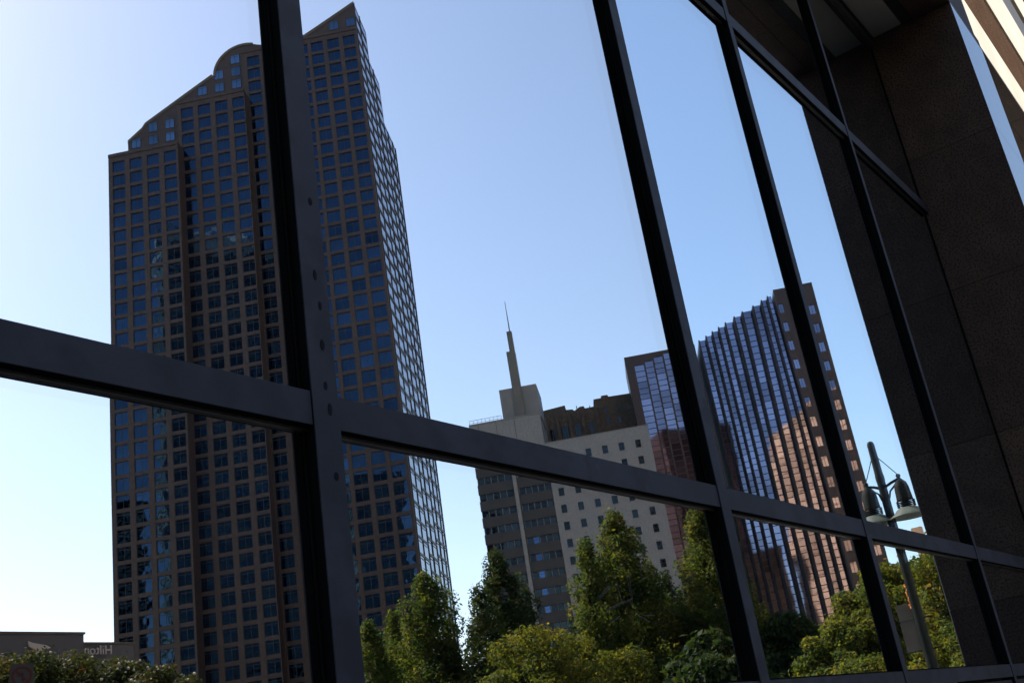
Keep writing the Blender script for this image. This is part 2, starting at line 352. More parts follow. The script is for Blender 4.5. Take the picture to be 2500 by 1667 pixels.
# ------------------------------------------------------------------ granite pier and soffit (they stand in front of the glass and mirror in it)
pier = empty('granite_pier', (XP, 0, 0), label='tall brown granite pier standing out from the right end of the window wall', cat='pier')
PF = -0.603
MB().box(0.012, 0.86, PF+0.012, G+0.3, 0, ZS+3.2).build('pier_core', M['joint'], pier)
zs_ = [0.0, 0.95, 2.0, 3.05, 4.1, 5.15, ZS-0.004]
for k in range(len(zs_)-1):
    MB().box(0, 0.87, PF+0.0055, G+0.02, zs_[k]+0.0015, zs_[k+1]-0.0015).build('stone_slab', M['granite'], pier)
    MB().box(0.0, 0.87, PF, PF+0.005, zs_[k]+0.0015, zs_[k+1]-0.0015).build('stone_slab', M['granite_p'], pier)
up = empty('upper_building', (0, 0, 0), label='brown granite building front rising above the soffit over the windows', cat='building')
MB().box(-40, 8.58, PF+0.02, 28, ZS+0.09, 62).build('wall', M['granite_d'], up)
MB().box(8.62, 24, 0.10, 28, 17.2, 62).build('wall', M['granite_d'], up)
MB().box(47.002, 62, 0.10, 28, 17.2, 66).build('wall', M['granite_d'], up)
MB().box(24.002, 47, 0.10, 28, 17.2, 120).build('wall', M['red_s'], up)
for k in range(14):
    z = 9.5+k*3.7
    mb = MB().box(-39, 8.2, PF-0.03, PF+0.015, z, z+1.7); mb.build('window_strip', M['dimglass'], up)
    MB().box(9.2, 59, 0.05, 0.095, z+9 if z < 12 else z+6, (z+9 if z < 12 else z+6)+1.7).build('window_strip', M['dimglass'], up)
sf = empty('soffit', (0, 0, ZS), label='brown granite ceiling with cream light panels above the windows beside the pier', cat='soffit')
MB().box(-40, XP+0.87, PF, 0.4, 0.03, 0.088).build('backing', M['joint'], sf)
for i in range(-14, 9):
    a = XP-0.78*(i+1); b = a+0.78
    MB().box(a+0.0025, b-0.0025, PF, -0.462, 0, 0.03).build('stone_slab', M['granite'], sf)
    MB().box(a+0.0025, b-0.0025, -0.458, -0.325, 0, 0.03).build('stone_slab', M['granite'], sf)
for i in range(5):
    b = XP-0.012-i*2.4
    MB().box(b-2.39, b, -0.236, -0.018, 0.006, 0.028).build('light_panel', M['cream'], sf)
lv = [MB().box(-0.012, 0, -0.322, -0.243, 0.004, 0.028).mesh('louver_blade', M['louver'])]
for i in range(150): put('louver_blade', lv[0], sf, (XP-0.02-i*0.026, 0, 0))

# the next bay of the building, beyond the pier, in the sun
nb = empty('sunlit_bay', (8.62, 0, 0), label='sunlit building bay of cream and brown stone bands seen past the pier at top right', cat='building bay')
mfr = mirror_glass('next bay glass', True, 0.8, 0.35, 0.03, 3.0, (1, 1, 1), (0.35, 1, 2.4))
for k in range(7):
    MB().box(0.02+k*3.0, 2.98+k*3.0, 0.0, 0.05, 1.5, 7.3).build('glass_pane', mfr, nb)
MB().box(0, 50, 0.06, 1, 0, 17.2).build('backing', M['joint'], nb)
bands = [(7.34, 8.66, 'reflect_band', -0.01), (8.66, 10.2, 'cream_band', -0.03), (10.2, 11.8, 'granite_s', 0.0), (11.8, 13.45, 'cream_band', -0.03), (13.45, 15.0, 'louver', 0.03), (15.0, 16.4, 'cream_band', -0.03), (16.4, 17.2, 'granite_s', 0.0)]  # lowest band paints the glass reflections as pale panels
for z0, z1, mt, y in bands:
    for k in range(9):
        MB().box(0.004+k*3.4, 3.396+k*3.4, y, 0.055, z0+0.004, z1-0.004).build('bay_panel', M[mt], nb)

# ------------------------------------------------------------------ helpers for the far buildings
def bar_window(w_, h_, glass, bar, mid=True, cross=0.8, th=0.09, d=0.06):
    mb = MB().quadmesh([(0, 0, 0), (w_, 0, 0), (w_, 0, h_), (0, 0, h_)], [(0, 1, 2, 3)], 0)
    t = th
    mb.box(0, w_, -d, -0.002, 0, t, 1); mb.box(0, w_, -d, -0.002, h_-t, h_, 1)
    mb.box(0, t, -d, -0.002, t, h_-t, 1); mb.box(w_-t, w_, -d, -0.002, t, h_-t, 1)
    if mid: mb.box(w_/2-t/2, w_/2+t/2, -d*0.8, -0.002, t, h_-t, 1)
    if cross: mb.box(t, w_-t, -d*0.6, -0.002, h_*cross-t/2, h_*cross+t/2, 1)
    return mb
def place_windows(parent, lst, mats, budget=290, variant=None):
    """lst of (a, b, z, w, h, proto key); the first ones are objects, the rest one mesh"""
    cache = {}; protos = {}
    rest = MB()
    for i, (a, b, z, key) in enumerate(lst):
        if key not in protos:
            protos[key] = WIN[key]()
        if i < budget:
            if key not in cache: cache[key] = protos[key].mesh('window', mats[key] if isinstance(mats, dict) else mats, True)
            put('window', cache[key], parent, (a, -b, z))
        else:
            p = protos[key]
            rest.quadmesh([(x+a, y+b, q+z) for x, y, q in p.v], p.f, 0); rest.m[-len(p.f):] = p.m
    if rest.v:
        o = rest.build('window', mats[lst[0][3]] if isinstance(mats, dict) else mats, parent, True); o['kind'] = 'stuff'
WIN = {}
ROT = R(60.0)                                # the far street grid, as it stands
UX, UY = -0.5, 0.8660254; VX, VY = 0.8660254, 0.5
def side_frame(ox, oy):
    """local camera position in a grid-aligned frame at (ox,oy)"""
    dx, dy = 0-ox, -1.5-oy
    return -(dx*UX+dy*UY), dx*VX+dy*VY

# ------------------------------------------------------------------ the brown granite skyscraper
K = 0.83333
ox, oy = 227.7367*K, -1.5+195.2844*K
ac, bc = side_frame(ox, oy)
def P0(u, z, b=0.0):
    a = -u*K; z = 1.4+(z-1.4)*K; s = (b-bc)/(-bc)
    return ac+(a-ac)*s, 1.4+(z-1.4)*s
tw = empty('skyscraper', RV(ox, oy), ROT, label='tallest brown granite skyscraper with stepped bays, sloping roof and small arch at left', cat='skyscraper')
FH = 4.9*K
def floors(ztop, z0=6.0): 
    n_ = int((ztop-1.2-z0)/FH); return [ztop-1.3-(i+1)*FH for i in range(n_)]
arc = [(41.0+10.6*math.cos(R(t)), 230.6+10.6*math.sin(R(t))) for t in range(0, 181, 12)]
prof = [(81.9, 212.5), (77.0, 216.3), (75.8, 218.0), (52.3, 231.5)]+[p for p in arc if p[0] > 38]+[(37.2, 240.2), (33.9, 239.0), (19.7, 239.2), (1.5, 248.6)]
def prof_z(u):
    pts = sorted(prof)
    for (u0, z0), (u1, z1) in zip(pts, pts[1:]):
        if u0 <= u <= u1: return z0+(z1-z0)*(u-u0)/(u1-u0+1e-9)
    return pts[0][1] if u < pts[0][0] else pts[-1][1]
def core_prism(b0, b1, cap):
    poly = []
    for u, z in prof: 
        a, q = P0(u, z); poly.append((a, min(q, cap)))
    poly = [(poly[0][0], 0)]+poly+[(poly[-1][0], 0)]
    return MB().prism_y(poly, b0, b1)
zc = lambda z: P0(0, z)[1]
core_prism(0.5, 17.5*K, 999).build('core_wall', M['bronze'], tw, True)
core_prism(17.5*K+0.001, 31*K, zc(236)).build('core_wall', M['sideframe'], tw, True)
core_prism(31*K+0.001, 46*K, zc(219)).build('core_wall', M['sideframe'], tw, True)
# sloping coping and arch band on the front edge
cp = MB()
pl_ = [P0(u, z) for u, z in prof]
for (a0, z0), (a1, z1) in zip(pl_, pl_[1:]):
    arcseg = z1 > zc(232) and a0 < P0(37, 0)[0] and a1 > P0(53, 0)[0]
    if arcseg: continue
    cp.quadmesh([(a0, 0.35, z0-0.9), (a1, 0.35, z1-0.9), (a1, 0.35, z1+0.12), (a0, 0.35, z0+0.12), (a0, 1.5, z0-0.9), (a1, 1.5, z1-0.9), (a1, 1.5, z1+0.12), (a0, 1.5, z0+0.12)],
                [(0, 1, 2, 3), (3, 2, 6, 7), (7, 6, 5, 4), (0, 3, 7, 4), (1, 5, 6, 2)])
cp.build('coping', M['bronze_l'], tw, True)
ab = MB()
for t in range(0, 108, 6):
    q = []
    for r_, bb in ((10.75, 0.3), (10.75, 1.6), (9.9, 1.6), (9.9, 0.3)):
        for tt in (t, t+6):
            a, z = P0(41+r_*math.cos(R(tt)), 230.6+r_*math.sin(R(tt))); q.append((a, bb, z))
    ab.quadmesh(q, [(0, 1, 3, 2), (2, 3, 5, 4), (4, 5, 7, 6), (6, 7, 1, 0)])
ab.build('arch_band', M['bronze_l'], tw, True)
wl = []
def front_zone(u_left, u_right, b, ztop, cols, name='bay_wall'):
    a0, zt = P0(u_left, ztop, b); a1, _ = P0(u_right, ztop, b)
    mb = MB()
    fl = floors(zt)
    cc = [(P0(c1, 0, b)[0], P0(c0, 0, b)[0]) for c0, c1 in cols]     # (left a, right a)
    cc = sorted(cc)
    xs = [a0]+[x for c in cc for x in c]+[a1]
    for k in range(0, len(xs), 2): mb.box(xs[k], xs[k+1], b, b+0.5, 0, zt)
    for (l, r_) in cc:
        mb.box(l, r_, b+0.04, b+0.5, fl[0]+FH*0.78, zt)
        for z in fl:
            mb.box(l, r_, b+0.04, b+0.5, z-FH*0.22 if z != fl[-1] else 0, z)
            wl.append((l+0.001, b+0.35, z+0.001, ('t', round(r_-l-0.002, 2))))
    mb.box(a0, a1, b-0.15, b+0.02, zt-0.7, zt+0.25)           # cornice
    mb.build(name, M['bronze'], tw, True)
    mb2 = MB().box(a0+0.02, a1-0.02, b+0.5, 0.55 if b < 0.4 else b+1, 0, zt-0.02)
    if b < -1: mb2.build('bay_side_wall', M['bronze'], tw, True)
W_ = 4.15; PT = 5.83
def cols_(start, n_): return [(start-i*PT-W_, start-i*PT) for i in range(n_)]
front_zone(41.8, 1.5, -0.6, 237.8, [(u-W_, u) for u in (39.9, 34.0, 28.4, 22.9, 17.6, 12.0, 6.5)])
front_zone(64.3, 41.8, -4.2, 223.0, cols_(63.2, 4))
front_zone(88.5, 64.8, -8.0, 208.0, cols_(87.1, 4))
# windows of the recessed gable face, above the bays
gw = []
for i in range(14):
    u1 = 80.6-i*PT; u0 = u1-3.2
    led = 208 if u0 > 64 else 223 if u0 > 41 else 237.8
    z = led+1.2
    top = (prof_z(u0)+prof_z(u1))/2-1.3
    while z+3.3 < top:
        a, zz_ = P0(u1, z); gw.append((a, 0.46, zz_, ('g', 2.6))); z += 4.9
WIN_dims = {}
for key in set(w_[3] for w_ in wl+gw):
    WIN[key] = (lambda k=key: bar_window(k[1], FH*0.78-0.002 if k[0] == 't' else 2.9, None, None, True, 0.8))
wl.sort(key=lambda t: abs(t[2]-100))
place_windows(tw, wl, [M['tglass'], M['winframe']], 285)
place_windows(tw, gw, [M['gglass'], M['winframe']], 15)
# right-hand side face: nearly all glass
aR = P0(1.5, 0)[0]
bcol = [0.4, 7.6, 15.3, 21.2, 29.0, 34.6, 41.4, 46.0]
sw = MB(); sfm = MB()
tops = {0: zc(248), 1: zc(248), 2: zc(235.5), 3: zc(235.5), 4: zc(218), 5: zc(218), 6: zc(218)}
glist = []
for k in range(7):
    b0, b1 = bcol[k]*K, bcol[k+1]*K
    zt = tops[k]
    dseam = 0.55 if k in (3, 5) else 0.22
    sfm.box(aR, aR+0.30, b0-0.001, b0+dseam, 0, zt, 1 if k in (3, 5) else 0)
    nfl = int(zt/FH)
    for j in range(nfl):
        z = zt-(j+1)*FH
        sfm.box(aR, aR+0.25, b0+dseam, b1, z-0.001, z+FH*0.15)
        glist.append((b0+dseam, b1, z+FH*0.15, z+FH-0.001))
sfm.box(aR, aR+0.31, 46*K, 46*K+0.4, 0, zc(218))
sfm.build('side_frame', [M['sideframe'], M['seam']], tw, True)
for (b0, b1, z0, z1) in glist:
    sw.quadmesh([(aR+0.12, b0, z0), (aR+0.12, b1, z0), (aR+0.12, b1, z1), (aR+0.12, b0, z1)], [(0, 1, 2, 3)], 0)
    bm_ = b0+(b1-b0)*0.8
    sw.box(aR+0.121, aR+0.2, b0, b1, z0+(z1-z0)*0.8, z0+(z1-z0)*0.8+0.14, 1)
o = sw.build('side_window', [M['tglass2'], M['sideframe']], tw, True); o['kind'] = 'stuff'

# ------------------------------------------------------------------ white office building with the spire
K2 = 1.286
ox2, oy2 = 137.93*K2, -1.5+(97.87+1.5)*K2
ac, bc = side_frame(ox2, oy2)
def Q0(u, z, b=0.0):
    a = -u*K2; z = 1.4+(z-1.4)*K2; s = (b-bc)/(-bc)
    return ac+(a-ac)*s, 1.4+(z-1.4)*s
wb = empty('white_office_building', RV(ox2, oy2), ROT, label='white office building with rows of small square windows and a tall spire on its roof', cat='office building')
zq = lambda z: Q0(0, z)[1]
aq = lambda u: Q0(u, 0)[0]
MB().box(aq(4.8), aq(-6.85), 0, 14, zq(47.75), zq(54.9)).build('upper_wall', M['white'], wb, True)
MB().box(aq(4.8), aq(-6.85), -0.12, 14.1, zq(54.9), zq(54.9)+0.25).build('parapet', M['white2'], wb, True)
mb = MB()
for x in (-2.6, 0.4, 3.3): mb.box(aq(x)-0.04, aq(x)+0.04, -0.02, 0, zq(47.8), zq(54.8))
mb.build('wall_joint', M['greyband'], wb, True)
MB().box(aq(-0.75), aq(-7.0), 2.0, 12, zq(54.9), zq(60.6)).build('penthouse', M['white2'], wb, True)
rl = MB()
for i in range(9):
    a = aq(4.7)+i*0.85; rl.box(a, a+0.06, 0.3, 0.36, zq(54.9), zq(54.9)+1.2)
rl.box(aq(4.7), aq(-0.6), 0.3, 0.36, zq(54.9)+1.15, zq(54.9)+1.22); rl.box(aq(4.7), aq(-0.6), 0.3, 0.35, zq(54.9)+0.6, zq(54.9)+0.66)
rl.build('railing', M['white2'], wb, True)
s1 = MB().box(aq(-3.0), aq(-4.45), 1.5, 3.4, zq(54.9), zq(66.9)); s1 = s1.build('spire_shaft', M['spire'], wb, True)
s2 = MB().box(aq(-3.55), aq(-4.42), 1.9, 3.0, zq(66.9), zq(70.6)); s2.build('spire_shaft', M['spire'], wb, True)
MB().tube([(aq(-4.1), 2.4, zq(70.6)), (aq(-4.1), 2.4, zq(76.2))], [0.13, 0.05], 6).build('needle', M['greyband'], wb, True)
ld_ = MB()
for q in (-6.95, -7.25): ld_.box(aq(q), aq(q)+0.08, -0.1, -0.02, zq(49.8), zq(53.9))
for i in range(16): ld_.box(aq(-6.95), aq(-7.25), -0.08, -0.03, zq(49.9)+i*0.32, zq(49.9)+i*0.32+0.05)
ld_.build('roof_ladder', M['greyband'], wb, True)
# dark banded part below
mb = MB(); fr = MB(); dl = []
MB().box(aq(4.7), aq(-6.8), 0.42, 13.9, 0, zq(47.75)).build('inner_wall', M['greyband'], wb, True)
z = zq(47.7); fh = 2.66*K2
zt = z
while z-fh > 3:
    h = fh*0.42
    mb.box(aq(4.78), aq(-6.8), 0, 0.4, z-(fh-h), z)
    z0 = z-fh
    for side, (p, q) in enumerate(((aq(4.7), aq(-0.75)), (aq(-1.7), aq(-6.75)))):
        nw = 5; ww_ = (q-p)/nw
        for i in range(nw):
            dl.append((p+i*ww_+0.10, 0.33, z0+0.05, ('bl' if (side == 1 and i == 1 and rnd.random() < .5) else 'd', round(ww_-0.2, 2))))
            fr.box(p+i*ww_, p+i*ww_+0.10, 0.2, 0.4, z0, z0+h)
    z -= fh
mb.build('spandrel_band', M['greyband'], wb, True)
fr.build('window_post', M['white2'], wb, True)
MB().box(aq(-0.95), aq(-1.55), -0.25, 0.0, 0, zt-0.8).build('white_fin', M['white'], wb, True)
for key in set(d[3] for d in dl): WIN[key] = (lambda k=key: bar_window(k[1], fh*0.42-0.1, None, None, False, 0.55, 0.05, 0.04))
place_windows(wb, dl, {k: ([M['wglass'], M['winframe']] if k[0] == 'd' else [M['bglass'], M['winframe']]) for k in set(d[3] for d in dl)}, 150)
# white part with square windows: wall pieced round the openings
a0, a1 = aq(-6.85), aq(-23.6); zt = zq(49.75)
cs = [7.8, 10.45, 13.1, 15.75, 18.4, 21.1]
mb = MB(); l = []; sl = MB()
xs = [a0]+[x for c in cs for x in (aq(-c), aq(-c)+1.13)]+[a1]
for k in range(0, len(xs), 2): mb.box(xs[k], xs[k+1], 0, 0.4, 0, zt)
for ci, c in enumerate(cs):
    p, q = aq(-c), aq(-c)+1.13
    z = zq(47.75) if ci > 1 else zq(47.75)-2*2.7*K2
    mb.box(p, q, 0, 0.4, z, zt)
    while z > 5:
        h = 1.28*K2; mb.box(p, q, 0, 0.4, max(z-2.7*K2, 0), z-h)
        sl.box(p-0.08, q+0.08, -0.07, 0.0, z-h-0.13, z-h-0.01); l.append((p, 0.24, z-h, ('w', 1.13))); z -= 2.7*K2
    mb.box(p, q, 0, 0.4, 0, max(z-0.0, 0.1)) if z > 0.2 else None
mb.build('white_wall', M['white'], wb, True)
sl.build('window_sill', M['white2'], wb, True)['kind'] = 'stuff'
MB().box(a0+0.02, a1-0.02, 0.4, 14, 0, zt-0.1).build('inner_wall', M['white2'], wb, True)
MB().box(a0+0.01, a1+0.05, -0.06, 0.46, zt, zt+0.2).build('parapet', M['white2'], wb, True)
WIN[('w', 1.13)] = lambda: bar_window(1.13, 1.28*K2, None, None, False, 0.5, 0.07, 0.05)
place_windows(wb, l, [M['wglass'], M['winframe']], 140)

# ------------------------------------------------------------------ old tan building between them
ob = empty('old_tan_building', RV(ox2, oy2), ROT, label='old tan brick building with an uneven stepped roofline behind the white building', cat='building')
bb = 24.0
pts = [(-7.2, 55.2), (-11.1, 55.5), (-11.2, 54.7), (-12.2, 54.6), (-12.5, 54.3), (-13.4, 54.8), (-14.1, 54.8), (-14.2, 54.4), (-15.6, 54.4), (-15.8, 55.6), (-17.0, 55.6), (-17.1, 55.95), (-18.1, 55.95), (-18.3, 55.6), (-22.1, 55.5)]
poly = [Q0(u, z, bb) for u, z in pts]
MB().prism_y([(poly[0][0], 0)]+poly+[(poly[-1][0], 0)], bb, bb+14).build('wall', M['oldbrick'], ob, True)
for (u0, u1, z1, z0) in ((-8.0, -8.8, 51.9, 48.6), (-10.0, -11.0, 52.0, 48.6), (-12.1, -13.0, 52.1, 48.6), (-14.4, -15.1, 52.0, 49), (-17.3, -17.8, 54.0, 52.9), (-19.2, -19.8, 53.9, 52.9), (-17.3, -17.8, 52.3, 51.0), (-19.0, -19.7, 52.1, 50.9), (-20.9, -21.4, 53.8, 52.8)):
    p, zb = Q0(u0, z0, bb); q, zt2 = Q0(u1, z1, bb)
    bar_window(q-p, zt2-zb, None, None, True, 0.5, 0.12, 0.1).build('window', [M['wglass'], M['winframe']], ob, True, loc=(p, -(bb-0.02), zb))
for u in (-7.6, -9.5, -11.5, -13.6, -15.9, -21.6):
    p, _ = Q0(u, 0, bb); MB().box(p-0.35, p+0.35, bb-0.5, bb, 0, Q0(u, 54.0, bb)[1]).build('buttress', M['oldbrick'], ob, True)
for u, z in ((-12.9, 54.8), (-15.0, 54.4)):
    p, zb = Q0(u, z, bb); MB().tube([(p, bb+2, zb-0.2), (p, bb+2, zb+1.0)], 0.1, 6).build('vent_pipe', M['greyband'], ob, True)

# ------------------------------------------------------------------ stepped glass tower
K3 = 0.89
def W3(x, y): return x*K3, -1.5+(y+1.5)*K3
zk = lambda z: 1.4+(z-1.4)*K3
ox3, oy3 = W3(227.8, 80.3)
gt = empty('stepped_glass_tower', RV(ox3, oy3), ROT, label='curved glass tower of stepped bays with red brown end walls, right of the spire building', cat='glass tower')
def loc3(x, y):
    x, y = W3(x, y); dx, dy = x-ox3, y-oy3
    return -(dx*UX+dy*UY), dx*VX+dy*VY
H3 = zk(95)
bayp = [(238.6, 107.1), (237.3, 104.4), (236.0, 101.8), (234.9, 99.2), (233.8, 96.5), (232.3, 93.2), (231.2, 90.6), (230.2, 87.5), (229.0, 84.5), (228.2, 82.1), (227.8, 80.3)]
bl = [loc3(*p) for p in bayp]
solid = MB(); fin = MB(); wl3 = []; fh3 = 4.56*K3
for i in range(len(bl)-1):
    (a0, b0), (a1, _) = bl[i], bl[i+1]
    solid.box(a0, a1, b0+0.3, b0+16, 0, H3)
    fin.box(a0-0.001, a0+0.26, b0-0.12, bl[max(i-1, 0)][1]+0.3 if i else b0+0.3, 0, H3+0.15)
    nf = int(H3/fh3)
    for j in range(nf):
        z = H3-(j+1)*fh3
        wl3.append((a0+0.26, b0+0.1, z, ('c', round(a1-a0-0.262, 2))))
# left slab
sx0, sb = loc3(231.3, 123.2); 
uu = lambda u: -(u*K3)-(-(ox3*UX+(oy3+1.5)*UY)) if False else 0
def aslab(u):      # u measured in the unscaled grid frame with origin at the camera foot
    # world point: u*U + v*V  (camera foot at 0,-1.5 included in v,u already)
    x = u*UX+261.9*VX; y = u*UY+261.9*VY
    return loc3(x, y)[0]
aL, aR3 = aslab(-8.9), aslab(-25.6)
strips = [(-11.1, -13.5, 92.3), (-13.9, -15.9, 92.9), (-16.3, -18.5, 93.6), (-18.9, -21.1, 94.2), (-21.5, -23.6, 94.6)]
xs = [aL]+[aslab(u) for s_ in strips for u in s_[:2]]+[aR3]
for k in range(0, len(xs), 2): solid.box(xs[k], xs[k+1], sb, sb+1, 0, H3, 0)
solid.box(aL, aR3, sb+1, sb+15, 0, H3-0.01)
for (u0, u1, zt3) in strips:
    p, q = aslab(u0), aslab(u1); solid.box(p, q, sb, sb+1, zk(zt3), H3)
    nf = int(zk(zt3)/fh3)
    for j in range(nf): wl3.append((p, sb+0.2, zk(zt3)-(j+1)*fh3, ('c', round(q-p, 2))))
solid.build('wall', M['red'], gt, True)
fin.build('bay_fin', M['seam'], gt, True)
for key in set(w_[3] for w_ in wl3):
    def mk3(k=key):
        w_ = k[1]; h = fh3
        mb = MB().quadmesh([(0, 0, 0), (w_, 0, 0), (w_, 0, h), (0, 0, h)], [(0, 1, 2, 3)], 0)
        for z in (0.0, h*0.30, h*0.62): mb.box(0, w_, -0.07, -0.002, z, z+0.13, 1)
        return mb
    WIN[key] = mk3
wl3.sort(key=lambda t: -t[2])
place_windows(gt, wl3, [M['cglass'], M['winframe']], 260)
# end wall with two columns of square windows
def aend(u):
    x = u*UX+237.3*VX; y = u*UY+237.3*VY
    return loc3(x, y)
e0, eb = aend(-44.5); e1, _ = aend(-53.0)
zr = zk(91.6); pit = 4.56*K3; mb = MB(); l = []
wc = [(aend(-45.2)[0], aend(-46.65)[0]), (aend(-50.9)[0], aend(-52.35)[0])]
xs = [e0+0.3, wc[0][0], wc[0][1], wc[1][0], wc[1][1], e1]
for k in (0, 2, 4): mb.box(xs[k], xs[k+1], eb-1.6, eb-1.1, 0, zk(95.2))
for ci, (p, q) in enumerate(wc):
    z = zr-(1.6 if ci else 0); mb.box(p, q, eb-1.6, eb-1.1, z, zk(95.2))
    while z > 5:
        mb.box(p, q, eb-1.6, eb-1.1, max(z-pit, 0), z-2.3*K3)
        l.append((p, eb-1.35, z-2.3*K3, ('e', round(q-p, 2)))); z -= pit
    mb.box(p, q, eb-1.6, eb-1.1, 0, z) if z > 0.3 else None
mb.box(e0+0.3, e1, eb-1.1, eb+14, 0, zk(95.2)-0.02)
mb.build('end_wall', M['red'], gt, True)
for key in set(w_[3] for w_ in l): WIN[key] = (lambda k=key: bar_window(k[1], 2.3*K3, None, None, True, 0, 0.06, 0.04))
place_windows(gt, l, [M['cglass'], M['winframe']], 40)

# ------------------------------------------------------------------ low blue grey building with the roof sign
lb = empty('low_hotel', RV(30, 60), 0, label='low blue grey building with white wall lettering above the bushes at lower left', cat='building')
MB().box(-30, 9.39, 0, 18, 0, 13.42).build('wall', M['bluegrey'], lb, True)
MB().box(9.392, 13.1, 0.3, 18, 0, 12.9).build('wall', M['bluegrey'], lb, True)
MB().box(-30, 9.45, -0.1, 0.3, 13.42, 13.55).build('coping', M['greyband'], lb, True)
MB().box(9.46, 13.15, 0.2, 0.6, 12.9, 13.0).build('coping', M['greyband'], lb, True)
MB().prism_y([(5.7, 13.0), (6.0, 12.9), (6.9, 12.75), (7.15, 12.62), (6.8, 12.5), (6.5, 12.2), (6.2, 12.1), (6.15, 12.5), (5.75, 12.7)], -0.12, -0.02).build('wall_emblem', M['letter'], lb, True)
cu = bpy.data.curves.new('lettering', 'FONT'); cu.body = 'Hilton'; cu.size = 0.78; cu.extrude = 0.05
to = bpy.data.objects.new('lettering', cu); COL.objects.link(to)
me = bpy.data.meshes.new_from_object(to.evaluated_get(bpy.context.evaluated_depsgraph_get()))
bpy.data.objects.remove(to); me.materials.clear(); me.materials.append(M['letter'])
lt = put('lettering', me, lb)
lt.matrix_local = Matrix(((-1, 0, 0, 11.35), (0, 0, 1, 0.02), (0, 1, 0, 12.22), (0, 0, 0, 1)))
for i in range(7):
    bar_window(2.4, 1.5, None, None, True, 0, 0.08, 0.05).build('window', [M['wglass'], M['winframe']], lb, True, loc=(-8+i*3.2, 0.03, 8.2))

# ------------------------------------------------------------------ buildings outside the frame that shade or mirror
def plain_block(name, x0, x1, y0, y1, h, wall, label, cat, sill=1.5, wh=1.9, fhh=3.8, glass='dimglass'):
    r = empty(name, ((x0+x1)/2, (y0+y1)/2, 0), 0, label=label, cat=cat)
    hx, hy = (x1-x0)/2, (y1-y0)/2
    n_ = int(h/fhh)
    MB().box(-hx+0.3, hx-0.3, -hy+0.3, hy-0.3, 0, h-0.5).build('core', M[glass], r)
    mb = MB()
    mb.box(-hx, hx, -hy, hy, h-1.2, h)
    for k in range(n_):
        z = k*fhh; mb.box(-hx, hx, -hy, hy, z, min(z+fhh-wh, h-1.3))
    nx = max(2, int(2*hx/5)); ny = max(2, int(2*hy/5))
    for i in range(nx+1):
        x = -hx+0.4+i*(2*hx-0.8)/nx
        for y in (-hy+0.02, hy-0.42): mb.box(x-0.4, x+0.4, y, y+0.4, 0, h-1.25)
    for i in range(1, ny):
        y = -hy+0.4+i*(2*hy-0.8)/ny
        for x in (-hx+0.02, hx-0.42): mb.box(x, x+0.4, y-0.4, y+0.4, 0, h-1.25)
    mb.build('facade', M[wall], r)
    return r
plain_block('shade_block', -62, 6.0, -75, -57, 100, 'office', 'tall grey office block added unseen across the street to shade the window wall', 'office block')  # added out of view to keep the sun off the window wall
plain_block('right_reflection_block', -36, -3, -121, -99, 128, 'greytower', 'unseen dark grey office block added to darken reflections at the right of the skyscraper', 'office block')  # added out of view; darkens what the skyscraper's right windows reflect
plain_block('left_reflection_block', -100, -62, -218, -190, 132, 'greytower', 'unseen broad grey office block added to darken reflections at the left of the skyscraper', 'office block')  # put in unseen so the skyscraper's left windows mirror something dark
bk = plain_block('bank_tower', -56, -26, -185, -137, 244, 'greytower', 'very tall grey green office tower across the street, mirrored in the skyscraper windows', 'office tower')
MB().box(-15.3, 15.3, -24.3, 24.3, 236, 243).build('crown_band', M['crownstone'], bk)
MB().prism_y([(-12, 244), (12, 244), (8, 251), (-8, 251)], -12, 12).build('crown', M['crownstone'], bk)
plain_block('peach_tower', 58, 128, 34, 74, 104, 'peach', 'sunlit peach stone tower mirrored in the glass tower', 'tower', wh=0.35)
pt = empty('far_tan_tower', RV(192.3, 53.6), 0, label='tiny pinkish tan tower on the skyline under the street lamp', cat='tower')
MB().box(-0.5, 0.5, -0.8, 0.8, 0, 30.6).build('wall', M['peach'], pt)

# ------------------------------------------------------------------ trees
rng = np.random.default_rng(11)
def leaf_cloud(centres, radii, n, size, seed, flat=0.6):
    """n small bent leaf sprays spread through the clumps; returns a mesh"""
    g = np.random.default_rng(seed)
    centres = np.asarray(centres); radii = np.asarray(radii)
    wgt = radii[:, 0]*radii[:, 2]; wgt = wgt/wgt.sum()
    idx = g.choice(len(centres), n, p=wgt)
    d = g.normal(size=(n, 3)); d /= np.linalg.norm(d, axis=1)[:, None]
    r = g.uniform(0.30, 1.0, n)**0.5
    r *= 1+0.18*g.normal(size=n)*(g.random(n) < 0.3)
    p = centres[idx]+d*r[:, None]*radii[idx]
    nrm = d+0.9*g.normal(size=(n, 3)); nrm[:, 2] += 0.3; nrm /= np.linalg.norm(nrm, axis=1)[:, None]
    t = np.cross(nrm, g.normal(size=(n, 3))); t /= np.linalg.norm(t, axis=1)[:, None]
    b = np.cross(nrm, t)
    s = size*g.uniform(0.55, 1.4, n)[:, None]
    fl = flat*g.uniform(0.6, 1.3, n)[:, None]
    v = np.empty((n, 4, 3))
    v[:, 0] = p-t*s; v[:, 1] = p-b*s*fl*0.6+nrm*s*0.15; v[:, 2] = p+t*s; v[:, 3] = p+b*s*fl*0.6+nrm*s*0.15
    me = bpy.data.meshes.new('crown')
    me.vertices.add(n*4); me.vertices.foreach_set('co', v.reshape(-1))
    me.loops.add(n*4); me.loops.foreach_set('vertex_index', np.arange(n*4))
    me.polygons.add(n); me.polygons.foreach_set('loop_start', np.arange(n)*4); me.polygons.foreach_set('loop_total', np.full(n, 4))
    me.update(calc_edges=True)
    return me
